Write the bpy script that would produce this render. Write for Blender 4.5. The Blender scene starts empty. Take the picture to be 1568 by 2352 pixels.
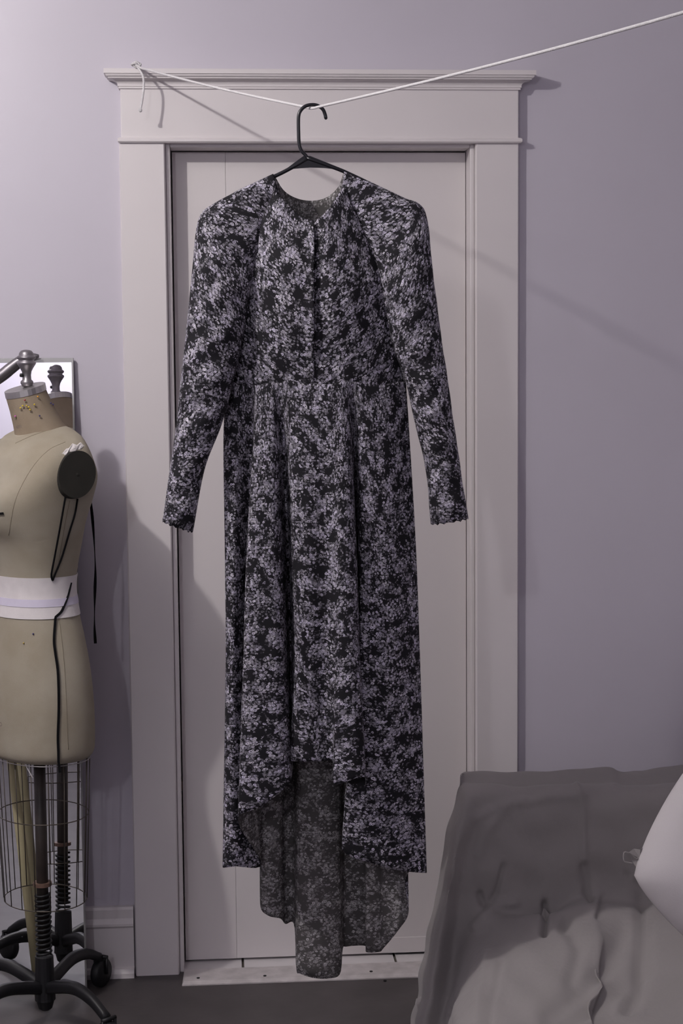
import bpy, bmesh, math, random
import numpy as np
from mathutils import Matrix, Vector
random.seed(7); np.random.seed(7)
scn = bpy.context.scene
col = scn.collection

# ------------------------------------------------------------------ camera
PW, PH, FPX = 1568, 2352, 3800.0
YAW, PITCH, ROLL = .0738, -.0908, -.0084
C = np.array([.1059, -4.0494, 1.5209])
def _axes():
    cy, sy = math.cos(YAW), math.sin(YAW)
    fw = np.array([sy*math.cos(PITCH), cy*math.cos(PITCH), math.sin(PITCH)])
    rt = np.array([cy, -sy, 0.]); up = np.cross(rt, fw)
    return (math.cos(ROLL)*rt+math.sin(ROLL)*up, -math.sin(ROLL)*rt+math.cos(ROLL)*up, fw)
RT, UP, FW = _axes()
cam_d = bpy.data.cameras.new('camera'); cam = bpy.data.objects.new('camera', cam_d); col.objects.link(cam)
cam_d.sensor_fit = 'VERTICAL'; cam_d.sensor_height = 36; cam_d.sensor_width = 24
cam_d.lens = FPX*36/PH; cam_d.clip_start = .05; cam_d.clip_end = 50
M = Matrix.Identity(4)
for i in range(3):
    M[i][0] = RT[i]; M[i][1] = UP[i]; M[i][2] = -FW[i]; M[i][3] = C[i]
cam.matrix_world = M
scn.camera = cam
# ------------------------------------------------------------------ light
scn.view_settings.view_transform = 'Standard'; scn.view_settings.look = 'None'
scn.view_settings.exposure = 0.0; scn.view_settings.gamma = 1.0
wd = bpy.data.worlds.new('world'); scn.world = wd; wd.use_nodes = True
wd.node_tree.nodes['Background'].inputs[0].default_value = (0, 0, 0, 1)
def bulb(name, loc, power, radius, colr):
    l = bpy.data.lights.new(name, 'POINT'); l.energy = power; l.shadow_soft_size = radius; l.color = colr
    o = bpy.data.objects.new(name, l); o.location = loc; col.objects.link(o); return o
bulb('ceiling_bulb', (-1.05, -1.64, 2.70), 76, .028, (1, .955, .93))       # bulb near the ceiling, left of the door
bulb('standing_lamp_bulb', (-1.04, -5.38, 2.60), 54, .045, (.97, .95, 1))     # lamp beside the photographer

# ------------------------------------------------------------------ pixel helpers (distance always given by the wall, floor or thing)
def ray(x, y): return FW + RT*(x-PW/2)/FPX - UP*(y-PH/2)/FPX
def at(x, y, Y):
    d = ray(x, y); return C + d*(Y-C[1])/d[1]
def atZ(x, y, Z):
    d = ray(x, y); return C + d*(Z-C[2])/d[2]
def zat(x, y, Y): return at(x, y, Y)[2]

# ------------------------------------------------------------------ object helpers
def tag(o, label=None, cat=None, group=None, kind=None):
    if label: o['label'] = label
    if cat: o['category'] = cat
    if group: o['group'] = group
    if kind: o['kind'] = kind
    return o
def empty(name, loc, label, cat, group=None):
    o = bpy.data.objects.new(name, None); o.location = Vector(loc); o.empty_display_size = .05; col.objects.link(o)
    return tag(o, label, cat, group)
def mesh(name, V, F, mat, parent=None, smooth=True, uv=None, solid=0, off=-1, inner=None):
    me = bpy.data.meshes.new(name); me.from_pydata([tuple(map(float, v)) for v in V], [], F)
    if uv is not None:
        L = me.uv_layers.new(name='UVMap')
        for lp in me.loops: L.data[lp.index].uv = uv[lp.vertex_index]
    me.materials.append(mat)
    if inner: me.materials.append(inner)
    if smooth: me.polygons.foreach_set('use_smooth', [True]*len(me.polygons))
    bm = bmesh.new(); bm.from_mesh(me)
    if not solid: bmesh.ops.recalc_face_normals(bm, faces=bm.faces)
    bm.to_mesh(me); bm.free(); me.update()
    o = bpy.data.objects.new(name, me); col.objects.link(o)
    if parent: put(o, parent)
    if solid:
        m = o.modifiers.new('thickness', 'SOLIDIFY'); m.thickness = solid; m.offset = off
        if inner: m.material_offset = 1
    return o
def put(o, parent):
    o.parent = parent
    w = Vector(parent.location) if parent.type == 'EMPTY' else Vector((0, 0, 0))
    o.matrix_parent_inverse = Matrix.Translation(-w)
class MB:
    def __init__(s): s.V = []; s.F = []
    def add(s, V, F):
        n = len(s.V); s.V += [tuple(v) for v in V]; s.F += [tuple(i+n for i in f) for f in F]; return s
    def box(s, x0, x1, y0, y1, z0, z1):
        V = [(x, y, z) for x in (x0, x1) for y in (y0, y1) for z in (z0, z1)]
        return s.add(V, [(0,1,3,2),(4,6,7,5),(0,4,5,1),(2,3,7,6),(0,2,6,4),(1,5,7,3)])
    def tube(s, P, r, n=10, cap=True, closed=False):
        P = [np.array(p, float) for p in P]; m = len(P)
        rs = r if hasattr(r, '__len__') else [r]*m
        V = []; F = []; ref = None
        for i, p in enumerate(P):
            if closed: t = P[(i+1) % m]-P[i-1]
            else: t = P[min(i+1, m-1)]-P[max(i-1, 0)]
            t = t/(np.linalg.norm(t)+1e-12)
            if ref is None:
                ref = np.array([0, 0, 1.]) if abs(t[2]) < .8 else np.array([1., 0, 0])
            a = ref-t*(ref@t); a /= np.linalg.norm(a)+1e-12; ref = a; b = np.cross(t, a)
            for k in range(n):
                th = 2*math.pi*k/n; V.append(p+rs[i]*(math.cos(th)*a+math.sin(th)*b))
        for i in range(m if closed else m-1):
            j = (i+1) % m
            for k in range(n):
                k2 = (k+1) % n; F.append((i*n+k, i*n+k2, j*n+k2, j*n+k))
        if cap and not closed:
            F.append(tuple(range(n-1, -1, -1))); F.append(tuple((m-1)*n+k for k in range(n)))
        return s.add(V, F)
    def lathe(s, prof, c, ax=(0, 0, 1), n=24, cap=True):
        c = np.array(c, float); ax = np.array(ax, float); ax /= np.linalg.norm(ax)
        a = np.cross(ax, (0, 1, 0)) if abs(ax[1]) < .9 else np.cross(ax, (1, 0, 0)); a /= np.linalg.norm(a); b = np.cross(ax, a)
        V = []; F = []
        for r, h in prof:
            for k in range(n):
                th = 2*math.pi*k/n; V.append(c+ax*h+max(r, 1e-5)*(math.cos(th)*a+math.sin(th)*b))
        for i in range(len(prof)-1):
            for k in range(n):
                k2 = (k+1) % n; F.append((i*n+k, i*n+k2, (i+1)*n+k2, (i+1)*n+k))
        if cap: F += [tuple(range(n-1, -1, -1)), tuple((len(prof)-1)*n+k for k in range(n))]
        return s.add(V, F)
    def build(s, name, mat, parent=None, smooth=False, bevel=0):
        o = mesh(name, s.V, s.F, mat, parent, smooth)
        if bevel:
            m = o.modifiers.new('bevel', 'BEVEL'); m.width = bevel; m.segments = 2; m.limit_method = 'ANGLE'
        return o
def crom(P, n, closed=False):
    """Catmull-Rom through control rows P (k, ...), n samples."""
    P = np.asarray(P, float); k = len(P)
    ts = np.linspace(0, k if closed else k-1, n, endpoint=not closed)
    out = []
    for t in ts:
        i = int(min(math.floor(t), (k-1) if closed else (k-2))); u = t-i
        g = (lambda j: P[j % k]) if closed else (lambda j: P[min(max(j, 0), k-1)])
        p0, p1, p2, p3 = g(i-1), g(i), g(i+1), g(i+2)
        if not closed and i == 0: p0 = 2*p1-p2
        if not closed and i == k-2: p3 = 2*p2-p1
        out.append(.5*((2*p1)+(-p0+p2)*u+(2*p0-5*p1+4*p2-p3)*u*u+(-p0+3*p1-3*p2+p3)*u**3))
    return np.array(out)
def grid_faces(nr, nc, closed=False):
    F = []
    for i in range(nr-1):
        for j in range(nc if closed else nc-1):
            j2 = (j+1) % nc; F.append((i*nc+j, (i+1)*nc+j, (i+1)*nc+j2, i*nc+j2))
    return F
def grid_uv(G, o=(0, 0)):
    """metres along the cloth; G is (rows, cols, 3)"""
    du = np.linalg.norm(np.diff(G, axis=1), axis=2).mean(0); u = np.concatenate([[0], np.cumsum(du)])
    dv = np.linalg.norm(np.diff(G, axis=0), axis=2).mean(1); v = np.concatenate([[0], np.cumsum(dv)])
    vc = np.concatenate([np.zeros((1, G.shape[1])), np.cumsum(np.linalg.norm(np.diff(G, axis=0), axis=2), axis=0)])
    return [(u[j]+o[0], o[1]-vc[i, j]) for i in range(G.shape[0]) for j in range(G.shape[1])]

# ------------------------------------------------------------------ materials
def mat(name, colr, rough=.5, metal=0, var=0., vscale=8, bump=0., bscale=200, spec=.5, col2=None, sheen=0):
    m = bpy.data.materials.new(name); m.use_nodes = True; nt = m.node_tree; b = nt.nodes['Principled BSDF']
    b.inputs['Base Color'].default_value = (*colr, 1); b.inputs['Roughness'].default_value = rough; b.inputs['Metallic'].default_value = metal
    b.inputs['Specular IOR Level'].default_value = spec
    if sheen: b.inputs['Sheen Weight'].default_value = sheen
    tc = nt.nodes.new('ShaderNodeTexCoord')
    if var or col2:
        n = nt.nodes.new('ShaderNodeTexNoise'); n.inputs['Scale'].default_value = vscale; n.inputs['Detail'].default_value = 6
        r = nt.nodes.new('ShaderNodeValToRGB'); r.color_ramp.elements[0].position = .35; r.color_ramp.elements[1].position = .7
        c2 = col2 or tuple(c*(1-var) for c in colr)
        r.color_ramp.elements[0].color = (*c2, 1); r.color_ramp.elements[1].color = (*colr, 1)
        nt.links.new(tc.outputs['Object'], n.inputs['Vector']); nt.links.new(n.outputs['Fac'], r.inputs['Fac']); nt.links.new(r.outputs['Color'], b.inputs['Base Color'])
    if bump:
        n2 = nt.nodes.new('ShaderNodeTexNoise'); n2.inputs['Scale'].default_value = bscale; n2.inputs['Detail'].default_value = 4
        bp = nt.nodes.new('ShaderNodeBump'); bp.inputs['Strength'].default_value = bump; bp.inputs['Distance'].default_value = .002
        nt.links.new(tc.outputs['Object'], n2.inputs['Vector']); nt.links.new(n2.outputs['Fac'], bp.inputs['Height']); nt.links.new(bp.outputs['Normal'], b.inputs['Normal'])
    return m
M_WALL = mat('wall_paint', (.57, .54, .605), .38, var=.04, vscale=3, bump=.25, bscale=28, spec=.4)
M_TRIM = mat('trim_paint', (.715, .675, .68), .42, var=.03, vscale=5, bump=.12, bscale=40, spec=.4)
M_DOOR = mat('door_paint', (.715, .675, .675), .45, var=.03, vscale=4, bump=.08, bscale=60, spec=.35)
M_CEIL = mat('ceiling_paint', (.74, .72, .74), .8)
M_FLOOR = mat('floor_paint', (.075, .066, .066), .5, var=.35, vscale=7, bump=.2, bscale=30)
M_TILE = mat('white_tile', (.70, .67, .68), .25, var=.04)
M_GROUT = mat('grout', (.12, .105, .09), .9)
M_DARK = mat('dark_gap', (.01, .01, .01), .9)
M_THR = mat('threshold_paint', (.60, .56, .56), .5, var=.25, vscale=30)
M_ROPE = mat('cotton_rope', (.80, .78, .79), .85, var=.15, vscale=400, bump=.8, bscale=700)
M_PLAST = mat('black_plastic', (.010, .010, .014), .28)
M_CANV = mat('form_canvas', (.37, .335, .265), .9, col2=(.30, .262, .195), vscale=9, bump=.35, bscale=900)
M_NECK = mat('neck_canvas', (.29, .235, .17), .85, col2=(.22, .17, .115), vscale=14, bump=.3, bscale=900)
M_TAPE = mat('white_twill', (.72, .68, .68), .9, var=.08, vscale=40, bump=.3, bscale=900)
M_TAPE2 = mat('lilac_tape', (.62, .58, .70), .8, var=.06, vscale=40)
M_METAL = mat('cast_metal', (.33, .31, .33), .42, .85, var=.3, vscale=30)
M_STEEL = mat('cap_steel', (.48, .46, .46), .38, .9, var=.15, vscale=25)
M_IRON = mat('black_iron', (.007, .007, .009), .5, .1, var=.3, vscale=30)
M_WIRE = mat('cage_wire', (.10, .085, .07), .4, .7)
M_WOODP = mat('dark_wood_pole', (.035, .026, .022), .5, var=.4, vscale=25)
M_RUST = mat('brown_collar', (.20, .12, .09), .6, .3, var=.3, vscale=60)
M_CORD = mat('black_cord', (.004, .004, .005), .9, spec=.15)
M_PLATE = mat('armhole_felt', (.018, .0165, .0125), .95, var=.25, vscale=30)
M_COT = mat('cotton_batting', (.74, .70, .69), 1, bump=1, bscale=300)
M_SLIP = mat('sofa_sheet', (.285, .265, .262), .92, var=.08, vscale=5, bump=.7, bscale=55, sheen=.1)
M_PIL = mat('pillow_cotton', (.55, .52, .53), .9, var=.04, vscale=6, bump=.25, bscale=600)
M_FRAME = mat('mirror_edge', (.30, .295, .29), .35, .6, var=.15)
M_KHAKI = mat('kraft_tube', (.36, .32, .19), .8, var=.15, vscale=12)
M_BROWN = mat('brown_leather', (.10, .08, .07), .45, var=.2, vscale=20)
M_INK = mat('grey_ink', (.17, .13, .12), .9)
def mat_mirror():
    m = mat('silver_glass', (.90, .90, .92), .015, 1.0); return m
M_MIR = mat_mirror()

def mat_floral(name, ground, fl1, fl2, amount):
    """small ring-shaped blossoms scattered in clusters, printed on the cloth (UV in metres)"""
    m = bpy.data.materials.new(name); m.use_nodes = True; nt = m.node_tree; N = nt.nodes; Lk = nt.links
    b = N['Principled BSDF']; b.inputs['Roughness'].default_value = .8; b.inputs['Specular IOR Level'].default_value = .25
    uv = N.new('ShaderNodeUVMap'); uv.uv_map = 'UVMap'
    warp = N.new('ShaderNodeTexNoise'); warp.inputs['Scale'].default_value = 60; warp.noise_dimensions = '2D'
    Lk.new(uv.outputs[0], warp.inputs['Vector'])
    wm = N.new('ShaderNodeVectorMath'); wm.operation = 'MULTIPLY_ADD'; wm.inputs[1].default_value = (.006, .006, 0)
    Lk.new(warp.outputs['Color'], wm.inputs[0]); Lk.new(uv.outputs[0], wm.inputs[2])
    def math_(op, a, bb=None, c=None):
        n = N.new('ShaderNodeMath'); n.operation = op
        for i, v in enumerate((a, bb, c)):
            if v is None: continue
            if isinstance(v, (int, float)): n.inputs[i].default_value = v
            else: Lk.new(v, n.inputs[i])
        return n.outputs[0]
    def sm(x, lo, hi):
        n = N.new('ShaderNodeMapRange'); n.interpolation_type = 'SMOOTHSTEP'
        n.inputs['From Min'].default_value = lo; n.inputs['From Max'].default_value = hi; Lk.new(x, n.inputs['Value']); return n.outputs[0]
    clus = N.new('ShaderNodeTexNoise'); clus.noise_dimensions = '2D'; clus.inputs['Scale'].default_value = 38; clus.inputs['Detail'].default_value = 3.5
    Lk.new(uv.outputs[0], clus.inputs['Vector'])
    total = None; tint = None
    for i, (sc, off, keep) in enumerate(((180, 0, -.005), (230, 7.3, .035), (155, 3.1, .085), (280, 11.7, .05))):
        ad = N.new('ShaderNodeVectorMath'); ad.operation = 'ADD'; ad.inputs[1].default_value = (off, off*.7, 0); Lk.new(wm.outputs[0], ad.inputs[0])
        v = N.new('ShaderNodeTexVoronoi'); v.voronoi_dimensions = '2D'; v.inputs['Scale'].default_value = sc; v.inputs['Randomness'].default_value = .9
        Lk.new(ad.outputs[0], v.inputs['Vector'])
        d = v.outputs['Distance']
        sep = N.new('ShaderNodeSeparateColor'); Lk.new(v.outputs['Color'], sep.inputs[0])
        rad = math_('MULTIPLY_ADD', sep.outputs[0], .16, .36)
        disc = sm(math_('SUBTRACT', rad, d), 0, .10)
        hole = sm(math_('SUBTRACT', .20, d), 0, .10)
        hole = math_('MULTIPLY', hole, math_('GREATER_THAN', sep.outputs[2], .25))
        ring = math_('MULTIPLY', disc, math_('SUBTRACT', 1, math_('MULTIPLY', hole, .95)))
        # clusters: a blossom is kept where the cluster noise beats its own random number
        thr = math_('MULTIPLY_ADD', sep.outputs[1], .42, .29+keep)
        kp = sm(math_('SUBTRACT', clus.outputs['Fac'], thr), -.02, .05)
        br = math_('MULTIPLY_ADD', math_('POWER', sep.outputs[2], 1.6), .88, .12)
        f = math_('MULTIPLY', math_('MULTIPLY', ring, kp), br if i < 3 else math_('MULTIPLY', br, .45))
        total = f if total is None else math_('MAXIMUM', total, f)
        tint = sep.outputs[0] if i == 0 else tint
    total = math_('MULTIPLY', total, amount)
    mx = N.new('ShaderNodeMix'); mx.data_type = 'RGBA'; Lk.new(tint, mx.inputs['Factor'])
    mx.inputs[6].default_value = (*fl1, 1); mx.inputs[7].default_value = (*fl2, 1)
    mg = N.new('ShaderNodeMix'); mg.data_type = 'RGBA'; Lk.new(total, mg.inputs['Factor'])
    mg.inputs[6].default_value = (*ground, 1); Lk.new(mx.outputs[2], mg.inputs[7])
    Lk.new(mg.outputs[2], b.inputs['Base Color'])
    return m
M_FLOR = mat_floral('floral_crepe', (.010, .009, .012), (.70, .67, .74), (.60, .56, .70), 1.0)
M_FLIN = mat_floral('floral_crepe_inside', (.075, .070, .070), (.54, .52, .52), (.47, .45, .47), 1.0)

# ================================================================== ROOM
XL, XR, YB, ZC = -3.0, 1.75, -6.3, 2.86
T = .14
xi0 = at(380.5, 450, -.02)[0]; xi1 = at(1092, 700, -.02)[0]          # inner edges of the side casings
xo0, xo1 = -.1197, .8424                                             # outer edges
zh = zat(700, 326, -.02)                                             # underside of the head trim
def struct(o): return tag(o, kind='structure')
struct(mesh('floor', *(lambda m: (m.V, m.F))(MB().box(XL, XR, YB, -.004, -.1, 0)), M_FLOOR, smooth=False))
struct(MB().box(XL-.1, XR+.1, YB-.1, .25, ZC, ZC+.1).build('ceiling', M_CEIL))
w = MB().box(XL, xi0-.004, 0, T, -.1, ZC).box(xi1+.004, XR, 0, T, -.1, ZC).box(xi0-.004, xi1+.004, 0, T, zh+.004, ZC)
w.add([(XL, .6, -.1), (XR, .6, -.1), (XR, .6, ZC), (XL, .6, ZC)], [(0, 1, 2, 3)])
struct(w.build('wall_back', M_WALL))
struct(MB().box(XL-.1, XL, YB, .6, -.1, ZC).build('wall_left', M_WALL))
struct(MB().box(XR, XR+.1, YB, .6, -.1, ZC).build('wall_right', M_WALL))
struct(MB().box(XL-.1, XR+.1, YB-.1, YB, -.1, ZC).build('wall_front', M_WALL))
# --- doorway floor: strip of white tiles below the door
fl = struct(MB().box(xi0-.004, xi1+.004, -.004, .6, -.1, -.006).build('floor_tiled', M_GROUT))
gx = [xi0, atZ(558, 2220, 0)[0], atZ(911, 2215, 0)[0], xi1]
for i in range(3):
    t = MB().box(gx[i]+(.003 if i else 0), gx[i+1]-.003, -.002, .20, -.006, .0005).build('tile', M_TILE, fl, bevel=.001)
# --- threshold strip with screws
th = MB(); y0, y1 = -.1, -.012; tx0, tx1 = at(418, 2266, y0)[0], xi1+.02
th.add([(tx0, y0, 0), (tx1, y0, 0), (tx1, y0, .003), (tx0, y0, .003), (tx0+.004, y0+.012, .008), (tx1, y0+.012, .008), (tx0+.004, y1, .009), (tx1, y1, .009), (tx0+.004, y1, 0), (tx1, y1, 0)],
       [(0, 1, 2, 3), (3, 2, 5, 4), (4, 5, 7, 6), (6, 7, 9, 8), (8, 9, 1, 0), (0, 3, 4, 6, 8), (1, 9, 7, 5, 2)])
tho = struct(th.build('trim_1', M_THR)); 
for (sx, sy) in ((455, 2246), (608, 2241), (852, 2231), (884, 2252)):
    p = atZ(sx, sy, .009); MB().lathe([(.004, -.002), (.004, .0006), (.002, .0009)], p, n=10).build('screw', M_DARK, tho)
# --- side casings, inner jambs, head trim
def casing(n, a, b):
    m = MB()
    prof = [(a, 0), (a, -.016), (a+.003, -.0215), (b-.003, -.0215), (b, -.016), (b, 0)]
    V = [(x, y, z) for z in (0.0, zh) for x, y in prof]; k = len(prof)
    m.add(V, [(i, (i+1) % k, k+(i+1) % k, k+i) for i in range(k)]+[tuple(range(k))[::-1], tuple(range(k, 2*k))])
    return struct(m.build(n, M_TRIM))
casing('trim_2', xo0, xi0); casing('trim_3', xi1, xo1)
rv = .011                                                            # reveal of the jamb beside the casing
jx0, jx1, jzt = xi0+rv, xi1-rv, zat(700, 339, -.004)
dx0, dx1, dzt, dzb = jx0+.003, jx1-.0015, jzt-.0032, .0065
DY = .06
j = MB()
for s, xa, xb in ((1, xi0, xi0+rv), (-1, xi1-rv, xi1)):
    j.box(xa, xb, -.004, T, 0, zh)
j.box(xi0+rv, xi1-rv, -.004, T, jzt, zh+.002)
struct(j.build('trim_4', M_TRIM, bevel=.003))
# frieze board, lip and cornice
zf1 = zat(735, 205, -.025)
fx0, fx1 = at(277, 260, -.0235)[0], at(1190.5, 260, -.0235)[0]
struct(MB().box(fx0, fx1, -.0235, 0, zh+.004, zf1+.01).build('trim_5', M_TRIM, bevel=.002))
def swept(name, prof):
    m = MB(); k = len(prof); V = []
    for (p, z) in prof:
        V += [(fx0-p, 0, z), (fx0-p, -.0235-p, z), (fx1+p, -.0235-p, z), (fx1+p, 0, z)]
    F = []
    for i in range(k-1):
        for q in range(3): F.append((i*4+q, i*4+q+1, (i+1)*4+q+1, (i+1)*4+q))
    F += [(0, 1, 2, 3)[::-1], tuple((k-1)*4+q for q in range(4))]
    m.add(V, F); return struct(m.build(name, M_TRIM))
lipz = zh
swept('trim_6', [(-.001, lipz-.003), (.005, lipz-.003), (.008, lipz), (.008, lipz+.006), (.005, lipz+.009), (-.001, lipz+.010)])
zt = zat(735, 158, -.062)
h = zt-zf1
pf = [(.000, 0), (.004, 0), (.004, .10), (.006, .12), (.006, .20)]
for q in range(9):
    a = q/8*math.pi/2; pf.append((.006+.019*(1-math.cos(a)), .20+.30*math.sin(a)))
pf += [(.027, .50), (.027, .56)]
for q in range(1, 6):
    a = q/5*math.pi/2; pf.append((.027+.006*math.sin(a), .56+.16*(1-math.cos(a))))
pf += [(.036, .73), (.036, .99), (.034, 1.0), (-.0235, 1.0)]
cornice = swept('trim_7', [(p, zf1+h*z) for p, z in pf])
# --- door: stiles, panel and bottom rail, painted over
door = bpy.data.objects.new('door_1', None); door.location = (dx0, DY, dzb); col.objects.link(door); struct(door)
sx_ = at(518, 420, DY)[0]; zr = zat(930, 2152, DY)
MB().box(dx0, sx_-.0002, DY, DY+.035, dzb, dzt).build('stile', M_DOOR, door, bevel=.0006)
MB().box(sx_+.0002, dx1, DY+.0003, DY+.033, dzb, dzt).build('panel', M_DOOR, door, bevel=.001)
MB().box(at(890, 2160, DY)[0], dx1, DY-.001, DY+.03, dzb, zr).build('kick_board', M_DOOR, door, bevel=.0015)
zl = zat(417, 1806, DY); MB().box(dx0-.0035, dx0+.0005, DY+.006, DY+.03, zl-.012, zl+.012).build('latch', M_RUST, door)
# --- baseboards with cap and shoe moulding
zb0 = zat(270, 2085, -.02)
def baseboard(n, x0, x1):
    prof = [(0, 0), (-.036, 0), (-.036, .012), (-.031, .022), (-.021, .024), (-.021, zb0-.052), (-.026, zb0-.046), (-.026, zb0-.040), (-.019, zb0-.028), (-.019, zb0-.006), (-.015, zb0), (0, zb0)]
    k = len(prof); V = [(x, y, z) for x in (x0, x1) for y, z in prof]
    m = MB().add(V, [(i, (i+1) % k, k+(i+1) % k, k+i) for i in range(k)]+[tuple(range(k))[::-1], tuple(range(k, 2*k))])
    struct(m.build(n, M_TRIM))
baseboard('baseboard_left', XL, xo0-.003); baseboard('baseboard_right', xo1+.003, XR)

# ================================================================== ROPE, HANGER, DRESS
DH = .85; YD = -DH
K = at(313, 153, -.059); HK = at(716, 249, YD)
nrm = np.array([HK[1]-K[1], -(HK[0]-K[0]), 0])
def on_plane(x, y):
    r = ray(x, y); return C+r*(((K-C)@nrm)/(r@nrm))
E1 = on_plane(1568, 10); dirE = (E1-HK); E2 = HK+dirE*1.55
rope = empty('clothesline_rope', K, 'white cotton rope strung from the door cornice across the room', 'rope')
kn = K+np.array([0, -.004, .004])
pts = [kn] + [K+(HK-K)*t-np.array([0, 0, .004*math.sin(math.pi*t)]) for t in np.linspace(.03, .97, 24)] + \
      [HK+np.array([0, 0, -.0]), ] + [HK+dirE*t-np.array([0, 0, .012*math.sin(math.pi*t/1.55)]) for t in np.linspace(.03, 1.55, 24)]
MB().tube(crom(pts, 160), .0026, 10).build('line', M_ROPE, rope, True)
tl = [kn] + [at(x, y, Y) for x, y, Y in ((320, 160, -.075), (328, 175, -.085), (330, 195, -.09), (327, 225, -.092), (322, 254, -.092))]
MB().tube(crom(tl, 40), .0027, 10).lathe([(.001, -.004), (.0042, -.002), (.0045, .003), (.002, .005)], tl[-1], n=10).build('tail', M_ROPE, rope, True)
kb = MB()
for q in range(3):
    P = []
    for k in range(24):
        a = 2*math.pi*k/24; v = np.array([math.cos(a), math.sin(a), 0])*.0062
        rx = Matrix.Rotation(.7+q*1.1, 3, 'X') @ Matrix.Rotation(q*2., 3, 'Z'); v = np.array(rx @ Vector(v)); P.append(kn+v+np.array([-.004*(q-1), 0, 0]))
    kb.tube(P, .0026, 8, closed=True)
kb.build('knot', M_ROPE, rope, True)
nk = at(317, 148, -.05)
nail = MB().tube([nk+(0, .012, -.02), nk+(0, 0, .002)], .0013, 8).lathe([(.003, 0), (.003, .0015)], nk+(0, 0, .002), n=10).build('nail', M_RUST, None)
tag(nail, 'small brown nail in the cornice top holding the rope knot', 'nail')

hanger = empty('clothes_hanger', at(712, 380, YD), 'black plastic tubular hanger hooked on the white rope', 'hanger')
hk = [(748, 271), (746, 262), (741, 251), (730, 243), (717, 240.5), (702, 243.5), (691, 253), (685.5, 268), (685.5, 307), (687, 331), (692, 346), (701, 356), (708, 366)]
hm = MB().tube(crom([at(x, y, YD) for x, y in hk], 70), .0034, 12)
tip = at(748, 271, YD)
hm.lathe([(.0001, -.0034), (.0024, -.0024), (.0034, 0)], tip, n=12, cap=False)
hm.build('hook', M_PLAST, hanger, True)
am = MB()
for arm in ([(704, 362), (668, 383), (628, 403), (560, 432), (500, 466), (474, 484), (466, 500)], [(704, 360), (750, 376), (792, 392), (860, 424), (930, 457), (962, 474), (972, 492)]):
    am.tube(crom([at(x, y+3, YD) for x, y in arm], 30), .0037, 12)
am.build('arm', M_PLAST, hanger, True)
wb = [(697, 358), (712, 358), (792, 390), (770, 389), (745, 386), (712, 385), (685, 387), (662, 389), (655, 389)]
V = [at(x, y, YD-s*.0016) for s in (1, -1) for x, y in wb]; k = len(wb)
mesh('web', V, [tuple(range(k)), tuple(range(2*k-1, k-1, -1))]+[(i, (i+1) % k, k+(i+1) % k, k+i) for i in range(k)], M_PLAST, hanger, False)
bar = MB().tube(crom([at(x, y, YD) for x, y in ((466, 500), (480, 512), (600, 520), (840, 518), (960, 506), (972, 492))], 30), .0037, 10)
bar.build('crossbar', M_PLAST, hanger, True)

dress = empty('long_dress', at(730, 2240, YD), 'black and white floral long-sleeved dress with high-low hem on a hanger', 'dress')
def P3(t): return at(t[0], t[1], YD-t[2])
def sheet(name, rows, nr, nc, parent=dress, uvo=(0, 0), wr=.0, closed=False, solid=.0009, lin=False):
    """rows: list of control rows of (px, py, depth towards camera)"""
    G = np.array([[P3(c) for c in r] for r in rows])
    if lin:
        k = G.shape[1]; xs = np.linspace(0, k-1, nc); A = np.array([[[np.interp(x, range(k), r[:, q]) for q in range(3)] for x in xs] for r in G])
    else: A = np.array([crom(r, nc, closed) for r in G])
    B = np.array([crom(A[:, j], nr) for j in range(nc)]).transpose(1, 0, 2)
    if wr:
        for i in range(nr):
            for j_ in range(nc):
                x, y, z = B[i, j_]
                B[i, j_, 1] += wr*(math.sin(x*61+z*17)+math.sin(z*43-x*29+1.3)+.6*math.sin(x*140+z*33))/2.6
    if closed: B2 = np.concatenate([B, B[:, :1]], axis=1)
    else: B2 = B
    uv = grid_uv(B2, uvo)
    return mesh(name, B2.reshape(-1, 3), grid_faces(nr, B2.shape[1]), M_FLOR, parent, True, uv, solid, -1, M_FLIN)
# --- skirt: one loop of gores, folded columns from waist to hem
ROWY = [879, 1000, 1260, 1500]
Fc = [ # (x,dep) at the four rows, then hem (x,y,dep)
 ([(521, 0), (513, 0), (516, 0), (518, 0)], (511, 1992, 0)),
 ([(545, .018), (538, .02), (540, .022), (538, .022)], (540, 1990, .018)),
 ([(575, .026), (578, .012), (572, .004), (572, -.004)], (600, 1985, -.02)),
 ([(590, .036), (584, .042), (567, .052), (559, .058)], (545, 1884, .066)),
 ([(605, .042), (605, .052), (604, .064), (604, .070)], (600, 1852, .080)),
 ([(622, .044), (630, .046), (641, .054), (650, .060)], (663, 1800, .062)),
 ([(642, .042), (650, .022), (660, .004), (667, -.004)], (672, 1752, 0)),
 ([(664, .045), (668, .052), (674, .056), (678, .056)], (668, 1749, .050)),
 ([(700, .049), (702, .064), (706, .072), (708, .068)], (712, 1749, .062)),
 ([(730, .050), (735, .062), (744, .066), (744, .060)], (742, 1749, .056)),
 ([(752, .050), (757, .064), (764, .070), (764, .068)], (764, 1750, .060)),
 ([(772, .049), (776, .066), (784, .082), (784, .084)], (769, 1801, .088)),
 ([(792, .046), (800, .058), (815, .068), (823, .074)], (838, 1785, .080)),
 ([(808, .040), (814, .020), (822, .004), (828, 0)], (826, 1850, 0)),
 ([(824, .040), (828, .044), (828, .048), (822, .046)], (784, 1949, .036)),
 ([(872, .032), (878, .042), (886, .044), (892, .046)], (872, 1988, .040)),
 ([(905, .018), (912, .024), (924, .026), (932, .028)], (930, 2001, .024)),
 ([(932, 0), (940, 0), (955, 0), (964, 0)], (980, 2005, 0)),
]
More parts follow.
